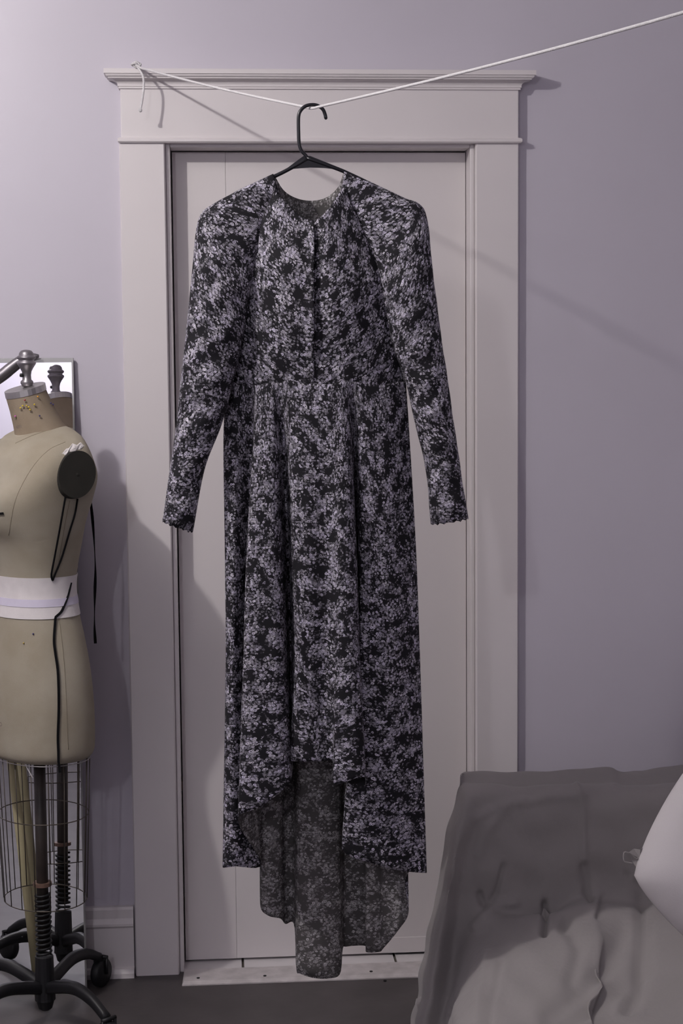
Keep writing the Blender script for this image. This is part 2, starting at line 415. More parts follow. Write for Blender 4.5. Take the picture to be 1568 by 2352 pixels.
Bc = [((945, 1998), -.012), ((930, 2030), -.022), ((938, 2096), -.030), ((915, 2136), -.046), ((880, 2178), -.052), ((870, 2186), -.050), ((842, 2187), -.046), ((838, 2172), -.070), ((795, 2174), -.085), ((786, 2180), -.075),
      ((780, 2236), -.040), ((755, 2247), -.026), ((720, 2246), -.024), ((690, 2236), -.034), ((681, 2224), -.046), ((676, 2124), -.085), ((655, 2122), -.088), ((644, 2110), -.062), ((618, 2104), -.050), ((599, 2086), -.052), ((598, 2040), -.052), ((592, 1975), -.045), ((545, 1972), -.020)]
rows = [[], [], [], [], [], []]
for c, hm_ in Fc:
    tw = (c[0][0]-521)/411.; c[0] = (c[0][0], .050*max(0, math.sin(math.pi*tw))**.6)
    c = [c[0]]+[(x, d-.022 if d < .03 and 530 < x < 900 and x not in (538, 540, 518) else d) for x, d in c[1:]]
    c[1] = (c[1][0], .5*c[1][1]+.5*.056*max(0, math.sin(math.pi*min(1, max(0, (c[1][0]-513)/427.))))**.6)
    for i in range(4): rows[i].append((c[i][0], ROWY[i]+(4*math.sin(c[0][0]*.045)+2*math.sin(c[0][0]*.11) if i == 0 else 0), c[i][1]))
    rows[4].append((c[3][0]+(hm_[0]-c[3][0])*.5, 1500+(hm_[1]-1500)*.5, c[3][1]+(hm_[2]-c[3][1])*.5))
    rows[5].append(hm_)
nb = len(Bc)
for i, ((hx, hy), dp) in enumerate(Bc):
    t = (i+1)/(nb+1); xs = [932+(521-932)*t, 940+(513-940)*t, 955+(516-955)*t, 964+(518-964)*t]
    dw = -.042*math.sin(math.pi*t)**.6
    for r in range(4):
        kx = (0, .12, .4, .68)[r]
        rows[r].append((xs[r]*(1-kx)+hx*kx, ROWY[r], dw*(1-kx)+dp*kx))
    rows[4].append((hx*.86+xs[3]*.14, 1500+(hy-1500)*.5, dp*.9+dw*.1)); rows[5].append((hx, hy, dp))
sheet('skirt', rows, 90, 222, closed=True)
# --- bodice
def lerp(a, b, t): return a+(b-a)*t
Ledge = [(630, 438), (592, 525), (566, 620), (548, 720), (534, 810), (521, 882)]
Redge = [(790, 428), (830, 520), (874, 620), (898, 720), (916, 810), (932, 882)]
Cy = [506, 560, 640, 730, 815, 884]
front_c = [.040, .052, .062, .062, .054, .050]
def bodice_rows(side):
    rws = []
    for i in range(6):
        e = Ledge[i] if side == 0 else Redge[i]; cx = 721 if side == 0 else 715
        r = []
        for t in (0, .12, .28, .48, .68, .86, 1):
            tt = t if side == 0 else 1-t
            s = tt if side == 0 else 1-tt
            # s: 0 at side edge, 1 at centre
            s = t if side == 0 else 1-t
            x = lerp(e[0], cx, s)
            yy = lerp(e[1], Cy[i], math.sin(s*math.pi/2)**1.1) if i == 0 else lerp(e[1], Cy[i], s)
            lo = (.42, .38, .30, .22, .1, 0)[i]; d = front_c[i]*(lo+(1-lo)*math.sin(min(1, s*1.25)*math.pi/2)**.8)
            if i == 5: yy = 890; d = .050*max(0, math.sin(math.pi*(x-521)/411.))**.6-.0025
            if side == 1 and s > .8 and i < 5: d -= .011*(1-i/6.5)*(s-.8)/.2*1.6
            if side == 0 and s > .9 and i < 5: d += .003
            r.append((x, yy, d))
        rws.append(r)
    return rws
sheet('bodice_front', bodice_rows(0), 44, 30, uvo=(.9, .3), wr=.0022)
sheet('bodice_front', bodice_rows(1), 44, 30, uvo=(1.5, .9), wr=.0022)
nbk = [(628, 400, 0), (650, 436, -.022), (680, 455, -.034), (716, 461, -.038), (750, 453, -.034), (777, 429, -.022), (790, 395, 0)]
brow = [nbk]
for i in range(1, 6):
    r = []
    for t in (0, .16, .33, .5, .67, .84, 1):
        r.append((lerp(Ledge[i][0], Redge[i][0], t), lerp(Ledge[i][1], Redge[i][1], t), -.044*math.sin(math.pi*t)**.7))
    brow.append(r)
G0 = sheet('bodice_back', brow, 40, 44, uvo=(2.2, .4))
# the back faces away from the camera: the printed side is outside
for p in G0.data.polygons: p.flip()
wz = at(726, 884, YD-.056)
# --- raglan sleeves
def sleeve(outer, inner, thick, dep, uvo, flip=False):
    n = 20; R = []
    for (ox, oy), (ix, iy), th_, dp in zip(outer, inner, thick, dep):
        O = at(ox, oy, YD-dp); I = at(ix, iy, YD-dp); c = (O+I)/2; a = (O-I)/2; ring = []
        for k in range(n):
            t = 2*math.pi*k/n+math.pi
            cs, sn = math.cos(t), math.sin(t); sn = math.copysign(abs(sn)**.85, sn)
            ring.append(c+a*cs+np.array([0, -1, 0])*th_*sn)
        R.append(ring)
    R = np.array(R)
    A = np.array([crom(R[:, j_], 110) for j_ in range(n)]).transpose(1, 0, 2)
    B = np.array([crom(r, 48, True) for r in A])
    for i in range(B.shape[0]):
        f_ = min(1, max(0, (i-28)/30))
        for j_ in range(B.shape[1]):
            x, y, z = B[i, j_]; B[i, j_, 1] += f_*.0022*(math.sin(z*52+x*40)+math.sin(z*90-x*60+2))
    e = B[-1]; 
    for j_ in range(48): B[-1, j_, 2] += .0016*math.sin(j_*1.9)+.001*math.sin(j_*3.7)
    B2 = np.concatenate([B, B[:, :1]], axis=1)
    ds = np.linalg.norm(np.diff(B2, axis=1), axis=2).sum(1).max()
    v = np.concatenate([[0], np.cumsum(np.linalg.norm(np.diff(B2, axis=0), axis=2).mean(1))])
    cw = np.linalg.norm(np.diff(B2, axis=1), axis=2).sum(1)
    uv = [((j_/48-.5)*cw[i]+uvo[0], uvo[1]-v[i]) for i in range(110) for j_ in range(49)]
    o = mesh('sleeve', B2.reshape(-1, 3), grid_faces(110, 49), M_FLOR, dress, True, uv, .0009, -1, M_FLIN)
    if flip:
        for p in o.data.polygons: p.flip()
    return o
th_ = [.008, .012, .017, .022, .027, .034, .042, .041, .039, .036, .031, .027]
dp_ = [.004, .006, .010, .014, .020, .024, .028, .030, .030, .028, .026, .024]
sleeve([(627, 399), (580, 421), (530, 446), (488, 469), (462, 490), (450, 528), (441, 620), (428, 750), (415, 870), (403, 985), (388, 1090), (373, 1197)],
       [(640, 446), (624, 480), (611, 515), (600, 550), (590, 590), (580, 640), (568, 715), (553, 800), (535, 882), (508, 978), (470, 1078), (443, 1222)], th_, dp_, (3.3, .2))
sleeve([(790, 394), (835, 411), (885, 434), (930, 455), (962, 468), (980, 500), (992, 610), (1008, 740), (1027, 870), (1045, 995), (1059, 1090), (1075, 1190)],
       [(782, 446), (797, 480), (815, 515), (836, 550), (856, 590), (870, 640), (884, 712), (902, 795), (932, 880), (952, 970), (977, 1075), (989, 1204)], th_, [d*.55 for d in dp_], (4.4, .7), True)

# ================================================================== MIRROR
mir = None
mb_, ma_ = .062, -.0206
mn = np.array([math.sin(ma_), -math.cos(ma_)*math.cos(mb_), math.sin(mb_)])
mp0 = atZ(200, 2276, 0); mp0[1] = -.112; mp0[2] = 0.002
def onm(x, y):
    r = ray(x, y); return C+r*(((mp0-C)@mn)/(r@mn))
mup = np.array([0, 0, 1.])-mn*mn[2]; mup /= np.linalg.norm(mup); mrt = np.cross(mup, mn)*-1
if mrt[0] < 0: mrt = -mrt
tr = onm(168, 822); hgt = (tr-mp0)@mup
br = mp0
mirror = empty('leaning_mirror', br, 'tall thin-edged mirror leaning on the wall behind the dress form', 'mirror')
wid = .62; shear = ((tr-mp0)@mrt)
def mq(u, v, o=0): return mp0+mrt*(u+shear*(v/hgt))+mup*v+mn*o
def slab(u0, u1, v0, v1, o0, o1): 
    V = [mq(u, v, o) for u in (u0, u1) for v in (v0, v1) for o in (o0, o1)]
    return V, [(0,1,3,2),(4,6,7,5),(0,4,5,1),(2,3,7,6),(0,2,6,4),(1,5,7,3)]
mesh('glass', *slab(-wid, -.004, .004, hgt-.010, -.003, 0), M_MIR, mirror, False)
mf = MB(); mf.add(*slab(-wid-.004, 0, hgt-.0105, hgt, -.008, .002)); mf.add(*slab(-wid-.004, 0, 0, .004, -.008, .002)); mf.add(*slab(-.0042, 0, .004, hgt-.0105, -.008, .001)); mf.add(*slab(-wid-.004, -wid, .004, hgt-.0105, -.008, .001))
mf.add(*slab(-wid, -.004, .004, hgt-.0105, -.008, -.004))
mf.build('frame', M_FRAME, mirror)
# grey curved wooden hanger over the mirror's top edge
hg = [onm(x, y)+mn*.021 for x, y in ((-190, 962), (-125, 938), (-60, 905), (0, 866), (25, 846), (50, 828), (75, 820), (92, 819))]
ha = MB().tube(crom(hg, 30), [.012*(1-.74*abs((i-14)/15.5)**2.2) for i in range(30)], 12)
tag(ha.build('wooden_hanger', M_METAL, None, True), 'grey curved hanger arm resting along the top edge of the mirror', 'hanger')

# ================================================================== DRESS FORM
DF = .292; YF = -DF
A0 = at(80, 1345, YF); xa = A0[0]
form = empty('dress_form', (xa, YF, 0), 'canvas-covered dress form on a black wheeled stand with wire skirt cage', 'dress form')
lv = np.array([.57, -.82, 0]); lv /= np.linalg.norm(lv); fv = np.array([-lv[1]*-1, 0, 0])
fv = np.array([-.82, -.57, 0]); fv /= np.linalg.norm(fv)
def zf(y): return zat(80, y, YF)
secs = [(984, .052, .054, .054, .008), (994, .074, .062, .064, .004), (1006, .112, .070, .080, 0), (1022, .150, .080, .092, 0), (1050, .174, .090, .097, 0), (1090, .179, .104, .100, 0),
        (1140, .170, .124, .097, 0), (1190, .158, .128, .092, 0), (1240, .143, .112, .087, 0), (1295, .128, .096, .079, 0), (1345, .121, .090, .074, 0), (1400, .128, .097, .080, 0), (1460, .142, .106, .090, 0),
        (1530, .156, .113, .099, 0), (1610, .164, .117, .104, 0), (1685, .165, .116, .104, 0), (1712, .162, .113, .101, 0), (1724, .152, .104, .092, 0)]
def ring(y, a, bf, bb, cf, n=48):
    R = []; z = zf(y); ex = 2.25+1.3*math.exp(-((y-1095)/60.)**2)
    for k in range(n):
        t = 2*math.pi*k/n; cs, sn = math.cos(t), math.sin(t)
        x = a*math.copysign(abs(cs)**(2/ex), cs); yy = (bf if sn > 0 else bb)*math.copysign(abs(sn)**(2/ex), sn)+cf
        # bust: two soft mounds
        if sn > 0: yy += .030*math.exp(-((y-1160)/38.)**2)*(math.exp(-((x-.075)/.04)**2)+math.exp(-((x+.075)/.04)**2))*sn
        R.append(np.array([xa, YF, z-(.36*min(1, max(0, (1052-y)/62.)))*yy])+lv*x+fv*yy)
    return R
RG = np.array([ring(*s) for s in secs])
RG = np.array([crom(RG[:, j_], 90) for j_ in range(48)]).transpose(1, 0, 2)
def tri_soup(G):
    R_, K_ = G.shape[:2]; J = [(k+1) % K_ for k in range(K_)]
    a, b, c, d = G[:-1], G[1:], G[1:][:, J], G[:-1][:, J]
    A_ = np.concatenate([a.reshape(-1, 3), a.reshape(-1, 3)]); B_ = np.concatenate([b.reshape(-1, 3), c.reshape(-1, 3)]); D_ = np.concatenate([c.reshape(-1, 3), d.reshape(-1, 3)])
    return A_, B_-A_, D_-A_
def hit_soup(soup, px_, py_):
    A_, e1, e2 = soup; r = ray(px_, py_); hh = np.cross(r, e2); a = (e1*hh).sum(1); a = np.where(abs(a) < 1e-14, 1e-14, a)
    s_ = C-A_; u = (s_*hh).sum(1)/a; qq = np.cross(s_, e1); v = (qq@r)/a; t = (e2*qq).sum(1)/a
    ok = (u > -1e-6) & (v > -1e-6) & (u+v < 1.000001) & (t > 0)
    return C+r*t[ok].min() if ok.any() else None
SOUP_T = tri_soup(RG)
def surf(px_, py_): return hit_soup(SOUP_T, px_, py_)
V = RG.reshape(-1, 3); F = grid_faces(90, 48, True)+[tuple(range(48)), tuple(89*48+k for k in range(47, -1, -1))]
mesh('torso', V, F, M_CANV, form, True)
# seams: princess / side / shoulder lines as thin stitched ridges
def on_surf(pxs, off=.0012, n=24):
    P = []
    for x, y in crom(np.array(pxs, float), n):
        p = surf(x, y)
        if p is not None: P.append(p-ray(x, y)/np.linalg.norm(ray(x, y))*off)
    return P
M_SEAM = mat('seam_thread', (.20, .165, .115), .9)
for sm_ in ([(136, 1420), (142, 1470), (148, 1530), (152, 1600), (155, 1680), (157, 1722)], [(160, 1150), (150, 1200), (140, 1260), (134, 1300)], [(35, 1018), (75, 1000), (120, 985)],
            [(150, 1015), (110, 1035), (70, 1080), (35, 1150), (20, 1230)]):
    P = on_surf(sm_, .0003)
    if len(P) > 3: MB().tube(P, .0005, 6).build('seam', M_SEAM, form, True)
# waist band: wide white twill with a lilac tape round its middle
def band(name, y0, y1, off, m, rows_=8):
    z0, z1 = zf(y0), zf(y1); zs = RG[:, 0, 2]; out = []
    for z in np.linspace(z0, z1, rows_):
        i = np.argmin(abs(zs-z)); i = min(max(i, 1), 88)
        i0 = i if zs[i] >= z else i-1
        t = (zs[i0]-z)/(zs[i0]-zs[i0+1]); rg = RG[i0]*(1-t)+RG[i0+1]*t
        c = rg.mean(0); d = rg-c; L = np.linalg.norm(d, axis=1, keepdims=True); out.append(c+d*(1+off/L))
    out = np.array(out)
    o = mesh(name, out.reshape(-1, 3), grid_faces(rows_, 48, True), m, form, True)
    md = o.modifiers.new('thickness', 'SOLIDIFY'); md.thickness = .0010; md.offset = 1; o.modifiers.new('edges', 'EDGE_SPLIT')
    return o
band('waist_band', 1313, 1404, .0012, M_TAPE, 10)
band('waist_tape', 1361, 1378, .0023, M_TAPE2, 4)
# neck, cap and finial
def dring(cx, cy, r, tilt, n=32, fwd=0):
    c = at(cx, cy, YF-.0)+fv*0; ax = fv*math.sin(tilt)+np.array([0, 0, math.cos(tilt)])
    a = lv; b = np.cross(ax, a)
    return [c+r*(math.cos(2*math.pi*k/n)*a+math.sin(2*math.pi*k/n)*b) for k in range(n)], c, ax
nr_ = [dring(94, 1003, .062, .42)[0], dring(90, 990, .056, .40)[0], dring(80, 960, .051, .34)[0], dring(70, 932, .0475, .28)[0], dring(60, 905, .0455, .25)[0], dring(58, 896, .0452, .25)[0]]
NK = np.array(nr_)
mesh('neck', NK.reshape(-1, 3), grid_faces(6, 32, True)+[tuple(5*32+k for k in range(32))], M_NECK, form, True)
cp = [dring(60, 904, .0466, .25)[0], dring(57, 890, .0466, .25)[0], dring(57, 889, .045, .25)[0]]
cpo = mesh('neck_cap', np.array(cp).reshape(-1, 3), grid_faces(3, 32, True)+[tuple(2*32+k for k in range(32)), tuple(range(31, -1, -1))], M_STEEL, form, False)
fc = at(62, 884, YF); sc = 1/ (FPX/np.linalg.norm(fc-C))
prof = [(10, -4), (12, -1), (14.5, 4), (14, 8), (10, 12), (9.5, 22), (11, 30), (15, 38), (19, 44), (21.5, 48), (21, 51), (17.5, 53), (17, 56), (20, 58), (21.5, 61), (20, 64), (16.5, 66), (16.5, 68), (15.5, 72), (12, 76.5), (6, 78.5), (.1, 79)]
MB().lathe([(r*sc, z*sc) for r, z in prof], fc, n=32).build('finial', M_METAL, form, True)
kp = at(50, 862, YF-.006); MB().lathe([(.001, -.006), (.004, -.004), (.0045, 0), (.004, .004), (.001, .005)], kp, ax=(-1, -.4, .1), n=12).build('set_screw', M_IRON, form, True)
# armhole plate and torn padding
up3 = np.array([0, 0, 1.]); pn = lv*.985+np.array([0, 0, .12]); pn /= np.linalg.norm(pn)
def ell(k, n, f=1.): 
    t = 2*math.pi*k/n; return 175.5+f*(43*math.cos(t)+4*math.sin(t)), 1090-f*55*math.sin(t)
hits = [surf(*ell(k, 24, f)) for k in range(24) for f in (.35, .7, 1.)]; hits = [q for q in hits if q is not None]
pd = max(q@pn for q in hits)+.0015
pd = sorted(q@pn for q in hits)[int(len(hits)*.9)]
def on_pl(x, y, o=0.):
    r = ray(x, y); return C+r*((pd+o-C@pn)/(r@pn))
n = 48; V = []
cpl = on_pl(175.5, 1090)
for f, o in ((1.0, -.03), (1.0, .002), (.985, .004), (.5, .004), (.07, .0045), (.05, .006)):
    V += [on_pl(*ell(k, n, f))+pn*o for k in range(n)]
mesh('armhole_plate', V, grid_faces(6, n, True)+[tuple(5*n+k for k in range(n)), tuple(range(n-1, -1, -1))], M_PLATE, form, False)
# torn cotton padding showing above the plate
nu, nv = 22, 12; V = []; Vb = []
for i in range(nu):
    for k in range(nv):
        u, v = i/(nu-1)*2-1, k/(nv-1)*2-1
        e_ = math.sqrt(max(0, 1-u*u)); x = 168+26*u+4*v; y = 1029-11*v*e_-4*u+9*max(0, -u)**1.5+3*math.sin(u*9)*e_
        q = surf(x, y)
        if q is None: q = at(x, y, YF-.13)
        r = ray(x, y); rim = (1-u**4)*(1-v**4)
        V.append(q-r/np.linalg.norm(r)*(-.002+rim*(.0055+.003*math.sin(u*11+v*7)*math.sin(v*9-u*5))))
mesh('torn_padding', V, grid_faces(nu, nv), M_COT, form, True)
# black cords and ribbons
def strip(P, w, name, m=M_CORD, t=.0007):
    """flat ribbon facing the camera-side normal of the form"""
    P = [np.array(p) for p in P]; V = []; n = len(P)
    for i, p in enumerate(P):
        d = P[min(i+1, n-1)]-P[max(i-1, 0)]; d /= np.linalg.norm(d)+1e-9
        vw = (C-p)/np.linalg.norm(C-p); s = np.cross(d, vw); s /= np.linalg.norm(s)+1e-9
        ww = w[i] if hasattr(w, '__len__') else w
        for a, b in ((-1, 0), (1, 0), (1, 1), (-1, 1)): V.append(p+s*a*ww+vw*b*t)
    F = []
    for i in range(n-1):
        for k in range(4): F.append((i*4+k, i*4+(k+1) % 4, (i+1)*4+(k+1) % 4, (i+1)*4+k))
    F += [(3, 2, 1, 0), tuple((n-1)*4+k for k in range(4))]
    return mesh(name, V, F, m, form, False)
lp = on_surf([(150, 1142), (140, 1200), (128, 1265), (118, 1318)], .004, 16)+on_surf([(118, 1326), (121, 1333), (125, 1322), (142, 1280), (160, 1220), (172, 1180), (178, 1146)], .004, 24)
MB().tube(lp, .0021, 8).build('cord_loop', M_CORD, form, True)
tpth = on_surf([(163, 1338), (156, 1368), (147, 1392), (140, 1406), (128, 1417)], .004, 14)+on_surf([(127, 1422), (124, 1470), (127, 1500), (133, 1545), (135, 1620), (133, 1690), (134, 1728)], .003, 30)
e_ = tpth[-1]; tpth += [e_+np.array([.000, -.002, -.02]), e_+np.array([.003, -.002, -.045])]
strip(tpth, .0028, 'side_tape')
rb = [at(x, y, YF+.02) for x, y in crom([(208, 1150), (213, 1200), (217, 1260), (219, 1310), (218, 1355), (217, 1400), (217, 1440), (219, 1478)], 30)]
strip(rb, [.0022+.0012*math.sin(i*.5) for i in range(30)], 'hanging_ribbon')
P = on_surf([(-14, 1181), (0, 1180), (8, 1179)], .002, 5)
if len(P) > 2: strip(P, .0024, 'bust_tape')
# pins with coloured heads on the neck
pinc = {'yellow': (.62, .47, .04), 'red': (.35, .04, .05), 'pink': (.6, .12, .45), 'orange': (.65, .30, .03), 'navy': (.05, .04, .14), 'gold': (.5, .36, .08)}
PM = {k: mat('pin_'+k, v, .3) for k, v in pinc.items()}
SOUP_N = tri_soup(NK)
def neck_hit(px_, py_): return hit_soup(SOUP_N, px_, py_)
for x, y, c_ in ((47, 937, 'yellow'), (52, 932, 'yellow'), (61, 932, 'yellow'), (66, 935, 'yellow'), (69, 941, 'yellow'), (79, 929, 'yellow'), (57, 919, 'red'), (87, 911, 'orange'), (35, 956, 'pink'), (91, 955, 'navy'), (117, 926, 'navy'), (122, 929, 'navy')):
    p = neck_hit(x, y)
    if p is None: continue
    vw = (C-p)/np.linalg.norm(C-p); hd = p+vw*.006
    b = MB().tube([p-vw*.002+np.array([.001, 0, -.009]), hd], .0005, 6)
    o = b.build('pin', M_STEEL, form, True)
    MB().lathe([(.0003, -.0021), (.0016, -.0013), (.0021, 0), (.0016, .0013), (.0003, .0021)], hd, n=10).build('pin_head', PM[c_], o, True)
for x, y, c_ in ((54, 1477, 'gold'), (76, 1456, 'navy')):
    p = surf(x, y); MB().lathe([(.0003, -.002), (.0017, -.0012), (.002, 0), (.0017, .0012), (.0003, .002)], p-ray(x, y)*.002, n=10).build('pin', PM[c_], form, True)
# inked numbers on the neck and on the hip
def ink(txt, px_, py_, size, hit, name):
    p = hit(px_, py_)
    if p is None: return
    cu = bpy.data.curves.new(name, 'FONT'); cu.body = txt; cu.size = size; cu.extrude = .0001
    ob = bpy.data.objects.new(name, cu); col.objects.link(ob)
    pr = hit(px_+12, py_-4); rt_ = RT if pr is None else (pr-p)/np.linalg.norm(pr-p)
    pu = hit(px_, py_-10); u_ = UP if pu is None else (pu-p)/np.linalg.norm(pu-p)
    n_ = np.cross(rt_, u_); n_ /= np.linalg.norm(n_); u_ = np.cross(n_, rt_)
    dg = bpy.context.evaluated_depsgraph_get(); me_ = bpy.data.meshes.new_from_object(ob.evaluated_get(dg)); bpy.data.objects.remove(ob)
    for v in me_.vertices:
        q = p+rt_*v.co.x+u_*v.co.y
        # wrap onto the cloth along the viewing line of the surface normal
        d = q-C; dd = d/np.linalg.norm(d)
        px2 = PW/2+FPX*(d@RT)/(d@FW); py2 = PH/2-FPX*(d@UP)/(d@FW); hh = hit(px2, py2)
        if hh is not None: q = hh
        v.co = Vector(q-dd*(.0004+v.co.z))
    me_.materials.clear(); me_.materials.append(M_INK)
    ob = bpy.data.objects.new(name, me_); col.objects.link(ob); put(ob, form)
ink('4091', 38, 986, .0105, neck_hit, 'ink_number')
ink('NO', -6, 1671, .013, surf, 'ink_stamp')
# string tied round the lower edge
zl_ = zf(1724)
P = []
for k in range(48):
    q = RG[-1, k]; P.append(np.array([xa, YF, 0])+(q-np.array([xa, YF, 0]))*np.array([1.0, 1.0, 0])+np.array([0, 0, zl_-.004]))
MB().tube(P, .0011, 6, closed=True).build('edge_wire', M_STEEL, form, True)
s0 = at(58, 1752, YF-.12)
MB().tube(crom([s0+(-.004, 0, .012), s0, s0+(.003, -.003, -.008), s0+(.010, -.004, -.022), s0+(.016, -.003, -.034)], 20), .0013, 6).lathe([(.001, -.004), (.004, -.002), (.004, .002), (.001, .004)], s0, n=8).build('string', M_TAPE, form, True)
# wire cage
def cage_pt(th_, z, s): return np.array([xa+.006, YF, z])+lv*(.118*s*math.cos(th_))+fv*(.100*s*math.sin(th_))
zr1, zr2 = zat(80, 1866, YF), zat(90, 2062, YF)
for z, s in ((zr1, .98), (zr2, .90)):
    MB().tube([cage_pt(2*math.pi*k/64, z, s) for k in range(64)], .0013, 6, closed=True).build('cage_ring', M_WIRE, form, True)
for k in range(18):
    t = 2*math.pi*(k+.3)/18
    MB().tube([cage_pt(t, zl_+.004, 1.04), cage_pt(t, zr1, .985), cage_pt(t, zr2, .905)], .0011, 6).build('cage_wire', M_WIRE, form, True)
# pole, collar, spring, hub
zhub = zat(88, 2196, YF)
MB().tube([(xa, YF, zl_+.01), (xa, YF, zhub+.02)], .0135, 16).build('pole', M_WOODP, form, True)
zc_ = zat(87, 2030, YF)
MB().lathe([(.014, -.004), (.0215, -.004), (.0215, .004), (.014, .004)], (xa, YF, zc_), n=20).build('collar', M_RUST, form, False)
zs0, zs1 = zhub, zat(87, 2052, YF); tn = 13
MB().tube([(xa+.0165*math.cos(a), YF+.0165*math.sin(a), zs0+(zs1-zs0)*a/(2*math.pi*tn)) for a in np.linspace(0, 2*math.pi*tn, tn*14)], .0032, 6).build('spring', M_IRON, form, True)
MB().lathe([(.024, .055), (.0235, .06), (.021, zhub), (.018, zhub+.002)], (xa, YF, 0), n=20).lathe([(.010, .03), (.016, .035), (.022, .058), (.02, .07)], (xa, YF, 0), n=20).build('hub', M_IRON, form, False)
for ang in (62, -49, -134, 143):
    a = math.radians(ang); d = np.array([math.cos(a), math.sin(a), 0]); s = np.array([-math.sin(a), math.cos(a), 0]); L = .235
    c0 = np.array([xa, YF, 0])
    P = crom([c0+d*.012+(0, 0, .085), c0+d*.06+(0, 0, .100), c0+d*.12+(0, 0, .112), c0+d*.18+(0, 0, .102), c0+d*L+(0, 0, .074)], 24)
    V = []
    for i, p in enumerate(P):
        hw = .0125-.003*i/23; hv = .015-.003*i/23
        for a1, b1 in ((-1, -.6), (-.6, -1), (.6, -1), (1, -.6), (1, .6), (.6, 1), (-.6, 1), (-1, .6)): V.append(p+s*a1*hw+np.array([0, 0, b1*hv]))
    lg = mesh('leg', V, grid_faces(24, 8, True)+[tuple(range(7, -1, -1)), tuple(23*8+k for k in range(8))], M_IRON, form, True)
    wc = c0+d*(L+.006)
    cs = MB().lathe([(.004, -.013), (.030, -.012), (.035, -.007), (.035, .007), (.030, .012), (.004, .013)], wc+(0, 0, .035), ax=s, n=24)
    cs.build('caster_wheel', M_IRON, lg, True)
    fk = MB(); 
    for sg in (-1, 1): fk.tube([wc+s*sg*.0165+(0, 0, .033), wc+s*sg*.0165+(0, 0, .074)], .004, 8)
    fk.tube([wc-s*.0185+(0, 0, .075), wc+s*.0185+(0, 0, .075)], .005, 8); fk.build('caster_fork', M_IRON, lg, True)
# kraft tube behind the cage and a brown bag flap
q0, q1 = at(20, 1690, -.140), at(92, 2300, -.158)
tube = MB().tube([np.array([q1[0], q1[1], .001]), q0], .0115, 18).build('cardboard_tube', M_KHAKI, None, True)
tag(tube, 'olive kraft cardboard tube leaning on the mirror behind the wire cage', 'tube')

# ================================================================== SOFA under a grey sheet
def sp(x, y, Y): return at(x, y, Y)
sofa = empty('draped_sofa', (1.15, -.9, 0), 'low sofa covered with a crumpled grey cotton sheet in the corner by the door', 'sofa')
def g(x, y, Y): return sp(x, y, Y)
def w3(x, y, z): return np.array([x, y, z])
XE = 1.70
ctrl = []
# columns: left end of the arm -> along the arm to the wall side; rows: behind the arm -> ridge -> face -> crease -> seat -> towards the camera
def row(pts): ctrl.append(pts)
ridgeY, faceY = -.46, -.55
row([w3(.56, -.40, .02), w3(.60, -.36, .02), w3(.68, -.34, .02), w3(.80, -.34, .02), w3(.95, -.34, .02), w3(1.1, -.34, .02), w3(1.3, -.34, .02), w3(XE, -.34, .02)])
row([g(1050, 1830, -.42), g(1066, 1818, -.40), g(1110, 1815, -.385), g(1180, 1815, -.38), g(1300, 1812, -.38), g(1400, 1806, -.38), g(1520, 1806, -.38), w3(XE, -.38, .62)])
row([g(1056, 1801, -.47), g(1068, 1801, -.46), g(1110, 1803, -.45), g(1180, 1804, -.45), g(1300, 1802, -.45), g(1400, 1795, -.45), g(1520, 1799, -.45), w3(XE, -.45, .64)])
row([g(1044, 1845, -.50), g(1064, 1838, -.53), g(1110, 1828, -.525), g(1180, 1826, -.52), g(1300, 1824, -.52), g(1400, 1822, -.52), g(1520, 1824, -.52), w3(XE, -.52, .62)])
row([g(1022, 1930, -.52), g(1046, 1935, -.575), g(1085, 1935, -.555), g(1160, 1930, -.55), g(1290, 1925, -.55), g(1400, 1920, -.55), g(1520, 1925, -.55), w3(XE, -.55, .53)])
row([g(1006, 2020, -.53), g(1030, 2025, -.595), g(1062, 2035, -.565), g(1150, 2072, -.57), g(1255, 2094, -.58), g(1355, 2046, -.57), g(1500, 2060, -.57), w3(XE, -.57, .41)])
row([g(990, 2100, -.54), g(1014, 2105, -.61), g(1052, 2112, -.575), g(1140, 2112, -.615), g(1250, 2104, -.64), g(1350, 2082, -.65), g(1500, 2086, -.65), w3(XE, -.66, .425)])
row([g(975, 2180, -.55), g(1000, 2185, -.63), g(1046, 2190, -.60), g(1114, 2172, -.70), g(1240, 2160, -.76), g(1360, 2150, -.78), g(1500, 2150, -.78), w3(XE, -.80, .425)])
row([g(956, 2280, -.565), g(982, 2285, -.66), g(1036, 2290, -.66), g(1085, 2250, -.83), g(1230, 2255, -.95), g(1370, 2250, -.97), g(1500, 2250, -.97), w3(XE, -1.0, .42)])
row([g(942, 2350, -.58), g(966, 2360, -.69), g(1022, 2370, -.72), g(1056, 2370, -1.05), g(1220, 2390, -1.2), g(1370, 2390, -1.22), g(1520, 2390, -1.22), w3(XE, -1.25, .42)])
row([w3(.48, -.62, .02), w3(.49, -.78, .02), w3(.52, -.95, .02), w3(.60, -1.5, .36), w3(.78, -1.6, .42), w3(.95, -1.6, .43), w3(1.15, -1.6, .43), w3(XE, -1.6, .42)])
row([w3(.47, -.70, .004), w3(.47, -.95, .004), w3(.48, -1.3, .004), w3(.56, -2.1, .05), w3(.78, -2.2, .06), w3(.95, -2.2, .06), w3(1.15, -2.2, .06), w3(XE, -2.2, .05)])
for r in ctrl[3:10]:
    q = r[0]; X0, Y0 = PW/2+FPX*((q-C)@RT)/((q-C)@FW), PH/2-FPX*((q-C)@UP)/((q-C)@FW); r[0] = g(X0, Y0, q[1]+.09)
CT = np.array(ctrl)
NR, NC = 230, 190
A = np.array([crom(r, NC) for r in CT]); B = np.array([crom(A[:, j_], NR) for j_ in range(NC)]).transpose(1, 0, 2)
